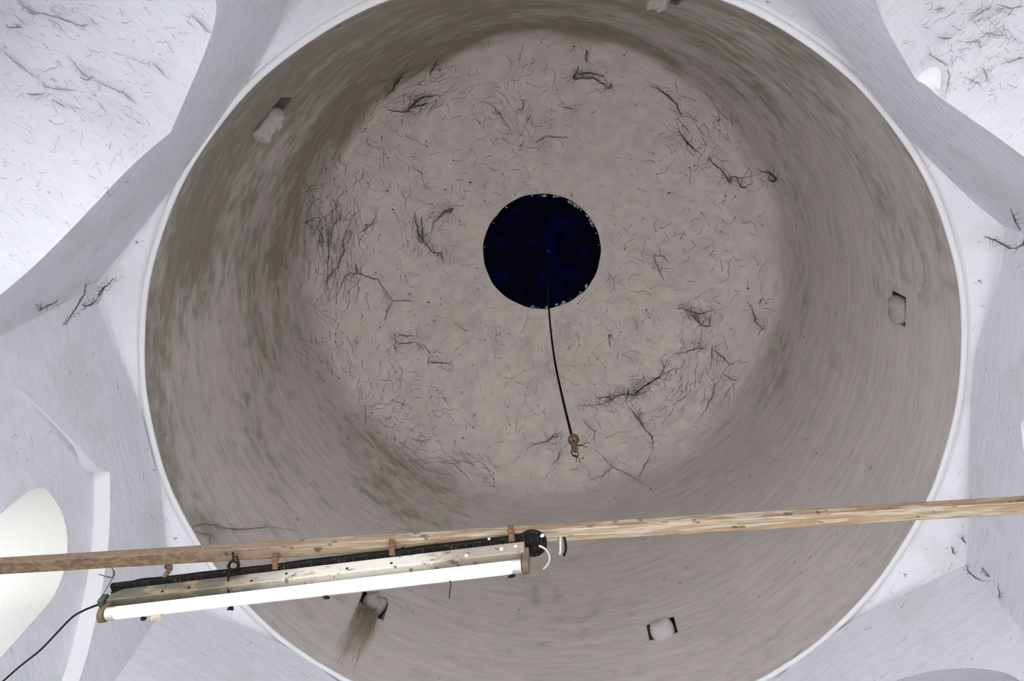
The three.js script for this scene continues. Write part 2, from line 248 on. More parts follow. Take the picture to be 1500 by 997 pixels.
  struct((W.kind === 'niche' ? 'niche_vault_' : 'arch_reveal_') + W.n, lining, W.kind === 'niche' ? matVault : matReveal);
  const endS = new THREE.Shape((W.kind === 'niche' ? smooth : A).map(([s, y]) => new THREE.Vector2(s * 1.002, y)));
  const openArch = (cx, hw, y0, top, path) => { const sp = top - hw; path.moveTo(cx - hw, y0); path.lineTo(cx + hw, y0); path.lineTo(cx + hw, sp); path.absarc(cx, sp, hw, 0, Math.PI, false); path.closePath(); return path; };
  let opening = null;
  if (W.door) opening = [0, W.door[0] / 2, 0.02, W.door[1]];
  if (W.win) opening = [W.n === 'west' ? 0.06 : 0, 0.37, 3.9, 5.66];
  if (opening) endS.holes.push(openArch(...opening, new THREE.Path()));
  const thick = W.win ? 0.8 : 0.35, eg = new THREE.ExtrudeGeometry(endS, { depth: thick, bevelEnabled: false, curveSegments: 32 });
  { const p = eg.attributes.position, nn = eg.attributes.normal; for (let i = 0; i < p.count; i++) { const q = W.P(p.getX(i), p.getY(i), dep(p.getX(i)) + p.getZ(i)); const m = V(sd.x * nn.getX(i) + n.x * nn.getZ(i), nn.getY(i), sd.z * nn.getX(i) + n.z * nn.getZ(i)); p.setXYZ(i, q.x, q.y, q.z); nn.setXYZ(i, m.x, m.y, m.z); } const I = eg.index; if (!I) { const a = p.array, b = nn.array, c = eg.attributes.uv.array; for (let i = 0; i < p.count; i += 3) { for (let k = 0; k < 3; k++) { [a[i * 3 + k], a[i * 3 + 3 + k]] = [a[i * 3 + 3 + k], a[i * 3 + k]];[b[i * 3 + k], b[i * 3 + 3 + k]] = [b[i * 3 + 3 + k], b[i * 3 + k]]; } for (let k = 0; k < 2; k++) [c[i * 2 + k], c[i * 2 + 2 + k]] = [c[i * 2 + 2 + k], c[i * 2 + k]]; } } }
  struct((W.kind === 'niche' ? 'niche_end_' : 'arch_panel_') + W.n, eg, W.win ? [matWhite, matWindow] : matWhite);
}
// floor of worn stone, ground outside
{
  const stone = texture(512, 512, (u, v) => mul([0.74, 0.735, 0.735], 0.85 + 0.3 * fbm(u, v, 8, 8, 4, 201)), true), earth = texture(512, 512, (u, v) => mul([0.46, 0.455, 0.45], 0.8 + 0.4 * fbm(u, v, 8, 8, 5, 221)), true, 12, 12);
  const f = new THREE.CylinderGeometry(3.3, 3.3, 0.2, 8); f.rotateY(-T0 - Math.PI / 8); const fl = put(f, 0, -0.09, 0);
  struct('floor', fl, new THREE.MeshStandardMaterial({ map: stone, roughness: 0.8 }));
  const gnd = new THREE.BoxGeometry(90, 0.3, 90); gnd.translate(0, -0.17, 0);
  struct('ground', gnd, new THREE.MeshStandardMaterial({ map: earth, roughness: 1 }));
}
// ---------------------------------------------------------------- the blue disc at the crown
const capY = (r) => YC + (YA - YC) * (1 - (r / (RC + 0.06)) ** 2);
{
  const blue = texture(512, 512, (u, v) => {
    const x = u - 0.5, y = v - 0.5, r = Math.hypot(x, y) * 2, a = Math.atan2(y, x);
    const n = fbm(u, v, 26, 26, 4, 301), m = fbm(u, v, 7, 7, 3, 305);
    let c = mul([0.0004, 0.0005, 0.009], 0.7 + 0.6 * n);
    c = lin(c, [0.001, 0.002, 0.04], ss(0.6, 0.72, m) * 0.6);
    const edge = ss(0.9, 0.985, r) * ss(0.36, 0.56, fbm(u, v, 6, 6, 2, 315));
    return lin(c, [0.5, 0.48, 0.46], ss(0.6, 0.64, fbm(u, v, 44, 44, 3, 303) * (0.5 + 0.6 * edge) + 0.03 * edge) * ss(0.87, 0.93, r) * ss(0.995, 0.975, r));
  }, true);
  const R = 0.765, g = grid(128, 14, (u, v) => { const th = u * 2 * Math.PI, e = R * (1 + 0.004 * Math.sin(7 * th) + 0.003 * Math.sin(17 * th + 1)), r = v < 0.93 ? e * v / 0.93 * 0.995 : e, q = v < 0.93 ? 0.014 : v < 0.97 ? 0.011 : -0.01; return V(r * Math.cos(th), capY(r) - q, r * Math.sin(th)); }, (u, v, p) => [p.x / R / 2 + 0.5, p.z / R / 2 + 0.5], true);
  { const I = g.index.array; for (let i = 0; i < I.length; i += 3) [I[i], I[i + 1]] = [I[i + 1], I[i]]; g.computeVertexNormals(); }
  tag(mesh('painted_disc', g, new THREE.MeshPhysicalMaterial({ map: blue, roughness: 0.9, specularIntensity: 0.12, bumpMap: plasterBump, bumpScale: 0.002 })), 'round dark blue painted disc with chipped edge at the crown of the dome', 'medallion');
}
// ---------------------------------------------------------------- iron rod with its old hook
const iron = new THREE.MeshPhysicalMaterial({ color: new THREE.Color().setRGB(0.006, 0.005, 0.004), roughness: 0.85, specularIntensity: 0.15 });
const rustTex = texture(128, 128, (u, v) => lin([0.17, 0.075, 0.03], [0.06, 0.032, 0.016], ss(0.35, 0.65, fbm(u, v, 8, 8, 4, 321))), true);
const rust = new THREE.MeshStandardMaterial({ map: rustTex, roughness: 0.9, metalness: 0.1 });
const brass = new THREE.MeshStandardMaterial({ color: new THREE.Color().setRGB(0.09, 0.05, 0.015), roughness: 0.6, metalness: 0.3 });
const darkWire = new THREE.MeshPhysicalMaterial({ color: new THREE.Color().setRGB(0.014, 0.012, 0.01), roughness: 0.85, specularIntensity: 0.2 });
{
  const pts = [[803, 368, 11.6], [803, 400, 10.6], [803, 432, 9.6], [806, 475, 8.6], [813, 530, 7.6], [829, 604, 6.6], [838, 640, 6.24]].map((q) => atHeight(...q));
  const b = pts[pts.length - 1], t = thing('hanging_rod', 'long thin black iron rod hanging from the blue disc, rusty hook at its end', 'rod', b.clone());
  mesh('rod', thread(pts.map((p) => p.clone().sub(b)), 0.0085, 0.0095, 8, 60), iron, t);
  const eye = new THREE.TorusGeometry(0.03, 0.008, 8, 20); mesh('ceiling_eye', put(eye, pts[0].x - b.x, pts[0].y - b.y + 0.02, pts[0].z - b.z, 0, 0.4, 0), brass, t);
  const ring = cat([put(new THREE.TorusGeometry(0.031, 0.0085, 10, 28), 0.008, -0.035, 0, 1.25, 0.2, 0.2), put(new THREE.TorusGeometry(0.024, 0.006, 8, 24), 0.014, -0.05, 0.01, 0.4, 0.8, 0)]);
  mesh('ring', ring, brass, t);
  const col = cat([put(new THREE.LatheGeometry([[0, 0], [0.018, 0.002], [0.024, 0.02], [0.016, 0.035], [0.022, 0.05], [0.02, 0.075], [0.012, 0.09], [0.016, 0.11], [0, 0.115]].map(([x, y]) => new THREE.Vector2(x, y)), 16), 0.012, -0.19, 0.0, 0.1, 0, 0.08)]);
  mesh('hook_shank', col, rust, t);
  const lnk = put(new THREE.TorusGeometry(0.024, 0.005, 8, 20), 0.008, -0.225, 0, 0.5, 0.5, 0); lnk.scale(1, 1, 1);
  mesh('chain_link', lnk, rust, t);
  const W = (l) => thread(l.map((q) => V(...q)), 0.0032, 0.0022, 5, 16);
  mesh('loose_wire', cat([W([[0, -0.245, 0], [0.01, -0.27, 0.01], [0.03, -0.285, 0], [0.034, -0.33, -0.01]]), W([[0.008, -0.25, 0], [0.014, -0.29, 0.01], [0.012, -0.335, 0.0]]), W([[-0.012, -0.2, 0.0], [-0.018, -0.23, 0.01], [0.0, -0.26, 0]]), W([[0.02, -0.11, 0.0], [0.06, -0.105, 0.0], [0.1, -0.1, 0.02]]), W([[0.025, -0.12, 0.0], [0.06, -0.14, 0.01], [0.085, -0.165, 0.01]])]), darkWire, t);
}
// ---------------------------------------------------------------- vents of the drum
const hollow = new THREE.MeshStandardMaterial({ color: new THREE.Color().setRGB(0.47, 0.43, 0.385), roughness: 1, bumpMap: plasterBump, bumpScale: 0.01 });   // the same grey plaster lines the holes, which climb outwards through the wall
const blockMats = [[0.42, 0.39, 0.35], [0.37, 0.34, 0.31], [0.30, 0.27, 0.25], [0.55, 0.52, 0.51], [0.4, 0.37, 0.33]].map((c) => new THREE.MeshStandardMaterial({ color: new THREE.Color().setRGB(...c), roughness: 0.95, bumpMap: plasterBump, bumpScale: 0.006 }));
const lump = (l, ry, rz, rough, flat) => { // a rounded plaster roll along x
  const g = mergeVertices(new THREE.CapsuleGeometry(1, 2, 10, 28, 14)); g.rotateZ(Math.PI / 2); const p = g.attributes.position;
  for (let i = 0; i < p.count; i++) { const x = p.getX(i), y = p.getY(i), z = p.getZ(i), n = 1 + rough * (vnoise(x * 1.7 + 9, y * 1.7 + z * 2.3 + 9, 64, 64, 411) - 0.5) * 2; const sx = Math.sign(x) * Math.min(Math.abs(x), flat); p.setXYZ(i, sx / flat * l / 2, y * ry * n, z * rz * n); }
  g.computeVertexNormals(); return g;
};
const VL = ['vent hole in the drum with a long broken plaster lump sticking out of it', 'vent hole in the drum filled almost flush with smooth grey plaster', 'vent hole in the drum above the fluorescent tube with straw spilling out', 'small vent hole in the drum plugged by a pale rounded block', 'vent hole at the edge of the photo, high above the blue disc'];
const VB = [[0.33, 0.075, 0.075, 0.3, 0.07, -0.01, 0.05, -0.12], [0.245, 0.104, 0.06, 0.08, -0.006, 0, 0.04, 0], [0.24, 0.085, 0.09, 0.2, 0.01, 0.05, 0.02, -0.1], [0.245, 0.118, 0.085, 0.06, 0, -0.012, 0.025, 0.04], [0.18, 0.08, 0.09, 0.2, 0, 0, 0.02, 0]];
let strawAt;
holes.forEach((h, k) => {
  const c = [drumPt(h.i0, h.j0), drumPt(h.i1, h.j0), drumPt(h.i1, h.j1), drumPt(h.i0, h.j1)], m = c[0].clone().add(c[2]).multiplyScalar(0.5), out = V(m.x, 0, m.z).normalize();
  const t = thing('drum_vent', VL[k], 'vent', m.clone(), 'ventilation holes round the drum');
  const L = c.map((p) => p.clone().sub(m).addScaledVector(out, -0.002)), B = L.map((p) => p.clone().addScaledVector(out, 0.9).add(V(0, 1.1, 0)));
  const quad = (a, b, d, e) => { const g = new THREE.BufferGeometry(); g.setAttribute('position', new THREE.Float32BufferAttribute([a, b, d, a, d, e].flatMap((q) => [q.x, q.y, q.z]), 3)); g.computeVertexNormals(); return g; };
  mesh('sleeve', cat([quad(L[0], L[1], B[1], B[0]), quad(L[1], L[2], B[2], B[1]), quad(L[2], L[3], B[3], B[2]), quad(L[3], L[0], B[0], B[3]), quad(B[0], B[1], B[2], B[3])]), hollow, t);
  const [l, ry, rz, ro, dx, dy, dz, tw] = VB[k], b = lump(l, ry, rz, ro, 2.2); const mk = new THREE.Matrix4().makeBasis(V(-out.z, 0, out.x), V(0, 1, 0), out.clone().negate());
  b.rotateZ(tw); b.translate(dx, dy, dz - 0.03); b.applyMatrix4(mk); mesh('plaster_block', b, blockMats[k], t);
  if (k === 2) strawAt = { m, out, tan: V(-out.z, 0, out.x) };
});
{ // straw hanging from the south-west vent
  const L = [], { m, out, tan } = strawAt;
  for (let k = 0; k < 120; k++) {
    const s0 = rr(-0.13, 0.07), y0 = -0.06 + rr(-0.03, 0.03), len = 0.12 + 0.62 * rnd() ** 2.6, lean = rr(-0.22, 0.06), pts = [];
    for (let q = 0; q <= 5; q++) { const f = q / 5, y = m.y + y0 - len * f, s = s0 + lean * len * f + rr(-0.012, 0.012), p = m.clone().addScaledVector(tan, s), a = Math.atan2(p.z, p.x), r = domeR(a, Math.max(YR, y)) - (q === 0 ? -0.08 : 0.015 + 0.05 * rnd() * (1 - f)); pts.push(V(r * Math.cos(a), y, r * Math.sin(a))); }
    L.push(thread(pts, rr(0.002, 0.004), 0.0015, 3, 8));
  }
  tag(mesh('straw_nest', cat(L), new THREE.MeshStandardMaterial({ color: new THREE.Color().setRGB(0.36, 0.31, 0.18), roughness: 0.9 })), 'tuft of dry yellowish nest straw hanging below the vent', 'nest');
}
// ---------------------------------------------------------------- bar across the room
const YB = 3.55;
const barTex = texture(2048, 64, (u, v) => {
  const g = fbm(u, v, 420, 14, 3, 501), s = fbm(u, v, 90, 30, 4, 505), w = fbm(u, v, 14, 24, 4, 509), left = ss(0.44, 0.3, u + 0.1 * (s - 0.5));
  let c = lin([0.30, 0.25, 0.17], [0.22, 0.165, 0.1], ss(0.35, 0.65, s));
  c = lin(c, [0.25, 0.145, 0.075], 0.75 * ss(0.5, 0.64, w));                                   // rust running along the bar
  c = lin(c, [0.40, 0.37, 0.3], 0.6 * ss(0.56, 0.66, fbm(u, v, 70, 20, 3, 513)) * (1 - left));   // scraps of cream paint
  c = lin(c, lin([0.075, 0.043, 0.02], [0.14, 0.095, 0.05], ss(0.4, 0.62, g)), left * 0.9);
  if (v > 0.5) c = lin(c, [0.13, 0.075, 0.035], 0.35 + 0.5 * ss(0.4, 0.6, s));                     // upright faces browner: rust, with the shade of those faces painted in
  return lin(c, [0.05, 0.03, 0.015], 0.85 * ss(0.76, 0.8, fbm(u, v, 240, 10, 2, 517)));
}, true);
{
  const a = atHeight(0, 828.5, YB), b = atHeight(1500, 739, YB), d = b.clone().sub(a).normalize();
  const west = SIDES.find((w) => w.n === 'west'), east = SIDES.find((w) => w.n === 'east');
  const reach = (p, W, t) => p.clone().addScaledVector(d, ((AP + t) - p.dot(W.nv)) / d.dot(W.nv));
  const p0 = reach(a, west, 0.12), p1 = reach(b, east, 0.12), len = p0.distanceTo(p1), mid = p0.clone().add(p1).multiplyScalar(0.5);
  const g = new RoundedBoxGeometry(len, 0.034, 0.042, 2, 0.005); { const p = g.attributes.position, uv = g.attributes.uv, n = g.attributes.normal; for (let i = 0; i < p.count; i++) uv.setXY(i, p.getX(i) / len + 0.5, Math.abs(n.getY(i)) > 0.5 ? 0.25 + p.getZ(i) * 8 : 0.75 + p.getY(i) * 6); }
  const m = mesh('cross_bar', g, new THREE.MeshStandardMaterial({ map: barTex, roughness: 0.8, bumpMap: barTex, bumpScale: 0.002 }));
  m.position.copy(mid); m.rotation.y = -Math.atan2(d.z, d.x);
  tag(m, 'long thin rust-stained tan bar spanning the room under the dome', 'bar');
  const c = thing('bar_clip', 'small pale metal clip hanging on the tan bar beside the lamp end', 'clip', atHeight(824, 786, YB - 0.02));
  const o = c.position, pale = new THREE.MeshStandardMaterial({ color: new THREE.Color().setRGB(0.42, 0.38, 0.3), roughness: 0.6, metalness: 0.3 });
  const q = (x, y, h) => atHeight(x, y, YB + h).sub(o);
  mesh('clip_arm', thread([q(821, 780, 0.02), q(821, 788, -0.02), q(821, 806, -0.045), q(820, 812, -0.05)], 0.0045, 0.004, 6, 10), pale, c);
  mesh('clip_arm', thread([q(826, 780, 0.02), q(827, 788, -0.02), q(829, 803, -0.045), q(826, 814, -0.05)], 0.0035, 0.0035, 6, 10), iron, c);
}
// ---------------------------------------------------------------- fluorescent lamp hung below the bar
{
  const YL = 3.413, p0 = atHeight(158, 899, YL), p1 = atHeight(764, 829, YL), d = p1.clone().sub(p0), len = d.length(), mid = p0.clone().add(p1).multiplyScalar(0.5);
  const t = thing('fluorescent_lamp', 'old batten lamp with one white fluorescent tube hung below the tan bar', 'lamp', mid); t.rotation.y = -Math.atan2(d.z, d.x);
  const H = len / 2;
  const glass = new THREE.MeshPhysicalMaterial({ color: new THREE.Color().setRGB(0.93, 0.93, 0.9), roughness: 0.25, clearcoat: 0.6, clearcoatRoughness: 0.1 });
  const tube = new THREE.CylinderGeometry(0.0185, 0.0185, len - 0.05, 32, 1); tube.rotateZ(Math.PI / 2); mesh('tube', tube, glass, t);
  const metal = new THREE.MeshStandardMaterial({ color: new THREE.Color().setRGB(0.5, 0.46, 0.42), roughness: 0.45, metalness: 0.6 });
  for (const s of [-1, 1]) { const c = new THREE.CylinderGeometry(0.0192, 0.0192, 0.026, 24); c.rotateZ(Math.PI / 2); c.translate(s * (H - 0.013), 0, 0); mesh('tube_cap', c, metal, t); }
  const creamTex = texture(512, 64, (u, v) => {
    const a = fbm(u, v, 20, 4, 4, 601), b = fbm(u, v, 60, 10, 3, 605), k = ss(0.25, 0.55, u + 0.15 * (a - 0.5));
    let c = lin(lin([0.085, 0.075, 0.048], [0.46, 0.42, 0.34], k), [0.24, 0.2, 0.15], ss(0.72, 0.84, u + 0.12 * (b - 0.5))); c = mul(c, 0.85 + 0.3 * a);
    c = lin(c, [0.25, 0.16, 0.07], 0.7 * ss(0.6, 0.72, a)); return lin(c, [0.06, 0.04, 0.02], 0.8 * ss(0.7, 0.76, b));
  }, true);
  const cream = new THREE.MeshStandardMaterial({ map: creamTex, roughness: 0.6 });
  const hs = new RoundedBoxGeometry(len + 0.03, 0.05, 0.044, 2, 0.004); { const p = hs.attributes.position, uv = hs.attributes.uv; for (let i = 0; i < p.count; i++) uv.setXY(i, p.getX(i) / (len + 0.04) + 0.5, p.getY(i) * 8 + p.getZ(i) * 5 + 0.5); } hs.translate(-0.005, 0.061, 0);
  mesh('housing', hs, cream, t);
  // dark board behind the housing, rounded at one end
  const bs = new THREE.Shape(), bw = 0.0275; bs.moveTo(-H - 0.03, -bw); bs.lineTo(H + 0.005, -bw); bs.absarc(H + 0.03, 0, 0.04, -2.4, 2.4, false); bs.lineTo(H + 0.005, bw); bs.lineTo(-H - 0.03, bw); bs.closePath();
  const bd = new THREE.ExtrudeGeometry(bs, { depth: 0.014, bevelEnabled: true, bevelSize: 0.002, bevelThickness: 0.002, bevelSegments: 1, curveSegments: 20 }); bd.rotateX(Math.PI / 2); bd.translate(0, 0.104, 0.004);
  const boardTex = texture(256, 64, (u, v) => lin([0.008, 0.007, 0.005], [0.075, 0.07, 0.055], ss(0.62, 0.74, fbm(u, v, 60, 16, 4, 611)) * 0.8), true, 6, 6);
  mesh('mounting_board', bd, new THREE.MeshPhysicalMaterial({ map: boardTex, roughness: 0.9, specularIntensity: 0.2 }), t);
  const cord = []; for (let k = 0; k <= 16; k++) cord.push(V(lerp(-H + 0.04, H + 0.02, k / 16), 0.103 + rr(-0.001, 0.0015), 0.029 + rr(-0.001, 0.001))); cord.unshift(V(-H - 0.02, 0.07, 0.02)); cord.push(V(H + 0.06, 0.1, 0.02));
  mesh('supply_wire', thread(cord, 0.0055, 0.0055, 8, 120), iron, t);
  const holderTex = texture(64, 64, (u, v) => lin([0.2, 0.17, 0.09], [0.09, 0.06, 0.03], ss(0.4, 0.6, fbm(u, v, 8, 8, 4, 621))), true);
  const hm = new THREE.MeshStandardMaterial({ map: holderTex, roughness: 0.7 });
  for (const s of [-1, 1]) {
    const sh = new THREE.Shape(); sh.moveTo(-0.014, 0.06); sh.lineTo(0.016, 0.06); sh.lineTo(0.013, 0.03); sh.lineTo(0.017, 0.008); sh.absarc(0, -0.004, 0.018, 0.4, -Math.PI - 0.4, true); sh.lineTo(-0.011, 0.03); sh.closePath();
    const e = new THREE.ExtrudeGeometry(sh, { depth: 0.015, bevelEnabled: true, bevelSize: 0.002, bevelThickness: 0.002, bevelSegments: 2 }); e.rotateY(Math.PI / 2); e.translate(s * (H + 0.012) - 0.0075, 0, 0);
    const h = mesh('lamp_holder', e, hm, t);
    mesh('contact_plate', put(new RoundedBoxGeometry(0.004, 0.02, 0.012, 1, 0.001), s * (H + 0.012) - s * 0.011, 0.026, 0.012), rust, h);
  }
  mesh('junction_plug', put(new RoundedBoxGeometry(0.022, 0.036, 0.03, 3, 0.006), -H - 0.045, 0.062, 0.002), new THREE.MeshStandardMaterial({ color: new THREE.Color().setRGB(0.035, 0.045, 0.022), roughness: 0.7 }), t);
  for (const x of [-0.123, 0.228, 0.578]) { // rusty straps towards the bar
    const bent = (g) => put(g, x, 0.1, 0.0435, 0.82, 0, 0);
    const st = mesh('hanger_strap', cat([bent(new RoundedBoxGeometry(0.017, 0.048, 0.004, 1, 0.0015)), bent(put(new RoundedBoxGeometry(0.021, 0.012, 0.008, 1, 0.002), 0, 0.006, 0))]), rust, t);
    const bh = new THREE.CylinderGeometry(0.005, 0.005, 0.006, 6); bh.rotateX(Math.PI / 2); mesh('bolt', put(bh, x, 0.108, 0.056, 0.82, 0, 0), rust, st);
  }
  mesh('hanger_stub', cat([put(new RoundedBoxGeometry(0.013, 0.044, 0.01, 1, 0.002), -H + 0.135, 0.122, 0.035), put(new THREE.TorusGeometry(0.009, 0.004, 8, 16), -H + 0.128, 0.146, 0.038, 0, 0.3, 0)]), hm, t);
  const ring = new THREE.TorusGeometry(0.043, 0.0028, 8, 30, 2.2); ring.rotateX(Math.PI / 2); mesh('wire_loop', put(ring, H + 0.035, 0.03, 0.0, 0, 1.1, 0), new THREE.MeshStandardMaterial({ color: new THREE.Color().setRGB(0.42, 0.42, 0.38), roughness: 0.5 }), t);
  const whiteM = new THREE.MeshStandardMaterial({ color: new THREE.Color().setRGB(0.9, 0.9, 0.88), roughness: 0.8 });
  for (const [x, y, z, r] of [[H - 0.155, 0.048, 0.022, 0.005], [H - 0.055, 0.06, 0.022, 0.0055], [H - 0.015, 0.065, 0.022, 0.0045], [H - 0.09, 0.093, 0.038, 0.004], [H + 0.062, 0.09, 0.03, 0.006]]) { const s = new THREE.SphereGeometry(r, 12, 8); s.scale(1, 1.15, 0.6); mesh('white_spot', put(s, x, y, z), whiteM, t); }  // small raised white spots on the housing and board
  const clod = new THREE.MeshStandardMaterial({ color: new THREE.Color().setRGB(0.45, 0.38, 0.28), roughness: 1 });
  const dirt = (x, y, z, r) => { const s = mergeVertices(new THREE.IcosahedronGeometry(r, 2).deleteAttribute('normal').deleteAttribute('uv')), p = s.attributes.position; for (let i = 0; i < p.count; i++) { const k = 0.6 + 0.8 * rnd(); p.setXYZ(i, p.getX(i) * k * 1.6, p.getY(i) * k * 0.7, p.getZ(i) * k); } s.computeVertexNormals(); return put(s, x, y, z); };
  for (const [x, m] of [[-H + 0.37, darkWire], [-H + 0.65, darkWire], [H - 0.03, darkWire], [-H + 0.15, whiteM], [-H + 0.11, darkWire]]) mesh('dirt_clump', dirt(x, -0.016, -0.017, m === whiteM ? 0.011 : 0.006), m === whiteM ? clod : m, t);
  for (const x of [-H + 0.15, -H + 0.23, -H + 0.42, -H + 0.52, 0.1, 0.23]) { const s = new THREE.CylinderGeometry(0.004, 0.004, 0.003, 10); s.rotateX(Math.PI / 2); mesh('screw', put(s, x, 0.05 + rr(-0.006, 0.014), 0.0225), darkWire, t); }
}
// wires about the lamp
const wireThing = (name, label, cat_, list, mat, r, g) => { const L = list.map((l) => thread(l, r, r * 0.8, 5, l.length * 8)); return tag(mesh(name, cat(L), mat), label, cat_, g); };
const at = (...q) => atHeight(...q);
{
  const knot = []; for (let k = 0; k < 26; k++) { const f = k * 0.9; knot.push(at(342 + 9 * Math.cos(f) * (0.6 + 0.4 * rnd()), 828 + 6 * Math.sin(f), 3.5 + rr(-0.012, 0.012))); }
  wireThing('tie_wire', 'dark tie wire with a tangled knot between the tan bar and lamp', 'wire', [[at(348, 796, 3.57), at(341, 806, 3.54), at(342, 820, 3.51)], knot, [at(346, 814, 3.51), at(350, 824, 3.5)], [at(337, 832, 3.5), at(334, 850, 3.475), at(335, 868, 3.44)]], darkWire, 0.0035);
  wireThing('bent_wire', 'single bent dark wire end standing up from the lamp housing', 'wire', [[at(603, 791, 3.56), at(590, 802, 3.53), at(579, 814, 3.51), at(577, 826, 3.49), at(580, 840, 3.45)]], darkWire, 0.0025);
  wireThing('thin_wire', 'thin forked wire from the tan bar to the plug end of the lamp', 'wire', [[at(164, 832, 3.55), at(168, 840, 3.52), at(160, 855, 3.49), at(150, 872, 3.475)], [at(145, 841, 3.53), at(165, 845, 3.52), at(166, 836, 3.54)]], darkWire, 0.0014);
  wireThing('dangling_thread', 'short dark thread dangling below the white tube', 'thread', [[at(655, 846, 3.41), at(660, 852, 3.39), at(659, 864, 3.36), at(658, 876, 3.33)]], darkWire, 0.0018);
  const cableEnd = (() => { const W = SIDES.find((w) => w.n === 'southwest'), d = rayDir(-330, 1262), t = (AP + 0.12 - camera.position.dot(W.nv)) / d.dot(W.nv); return camera.position.clone().addScaledVector(d, t); })();
  const a = at(149, 883, 3.472), pts = [a]; const px = [[122, 894], [108, 902], [85, 925], [60, 951], [30, 975], [0, 1001], [-60, 1047]];
  px.forEach(([x, y], i) => pts.push(at(x, y, 3.47 - 0.012 * i)));
  pts.push(at(-180, 1142, 3.35), cableEnd);
  wireThing('power_cable', 'black twisted cable running from the lamp plug down towards the wall', 'cable', [pts], darkWire, 0.0036);
}
// ---------------------------------------------------------------- cobwebs
const soot = new THREE.MeshStandardMaterial({ color: new THREE.Color().setRGB(0.05, 0.042, 0.036), roughness: 1 });
const sootLight = new THREE.MeshStandardMaterial({ color: new THREE.Color().setRGB(0.15, 0.125, 0.11), roughness: 1 });
const sootBrown = new THREE.MeshStandardMaterial({ color: new THREE.Color().setRGB(0.3, 0.24, 0.24), roughness: 1 });
const caster = new THREE.Raycaster(), shell = []; scene.updateMatrixWorld(true);
scene.traverse((o) => { if (o.isMesh && /^(wall_(?!drum)|niche_|spandrel|arch_)/.test(o.name)) { o.material.side = THREE.DoubleSide; shell.push(o); } });
function onShell(px, py, off = 0.012) { const d = rayDir(px, py).normalize(); caster.set(camera.position, d); const h = caster.intersectObjects(shell, false)[0]; return h ? h.point.clone().addScaledVector(d, -off) : onDome(px, py, off); }
shell.forEach((o) => (o.material.side = THREE.FrontSide));
function web(list, r, fuzz, on = onDome, hair = 26) { // traced strands, doubled and ragged, with the fine dusty hairs that stick to them
  const L = [];
  for (const l of list) for (let rep = 0; rep < 2; rep++) {
    const q = [], jt = rep ? 2.6 : 0.9;
    for (let k = 0; k < l.length - 1; k++) for (let s = 0; s < 3; s++) q.push([lerp(l[k][0], l[k + 1][0], s / 3) + rr(-jt, jt), lerp(l[k][1], l[k + 1][1], s / 3) + rr(-jt, jt)]); q.push(l[l.length - 1]);
    const off = rep ? 0.02 : 0.03; let P = q.map(([x, y], i) => on(x, y, 0.012 + off * Math.sin(i / (q.length - 1) * Math.PI)));
    if (rep) { const a = Math.floor(rnd() * P.length * 0.3), b = P.length - Math.floor(rnd() * P.length * 0.3); P = P.slice(a, Math.max(a + 2, b)); }
    if (P.length > 2 || !rep) { const half = Math.floor(P.length / 2), k = rep ? 0.4 : 0.78; if (half > 1) { L.push(thread(P.slice(0, half + 1), r * 0.3, r * k, 4, half * 4), thread(P.slice(half), r * k, r * 0.25, 4, (P.length - half) * 4)); } else L.push(thread(P, r * k, r * 0.3, 4, 8)); }
    const n = Math.round(fuzz * q.length * 0.8);
    for (let k = 0; k < n; k++) {
      let [x, y] = q[Math.floor(rnd() * q.length)], a = rnd() * 6.28; const m = rr(0.3, 1) * hair / 5, h = []; x += rr(-3, 3); y += rr(-3, 3);
      for (let e = 0; e < 6; e++) { h.push(on(x, y, 0.01 + 0.02 * rnd())); x += Math.cos(a) * m; y += Math.sin(a) * m; a += rr(-0.9, 0.9); }
      L.push(thread(h, r * rr(0.16, 0.3), r * 0.12, 3, 10));
    }
  }
  return cat(L);
}
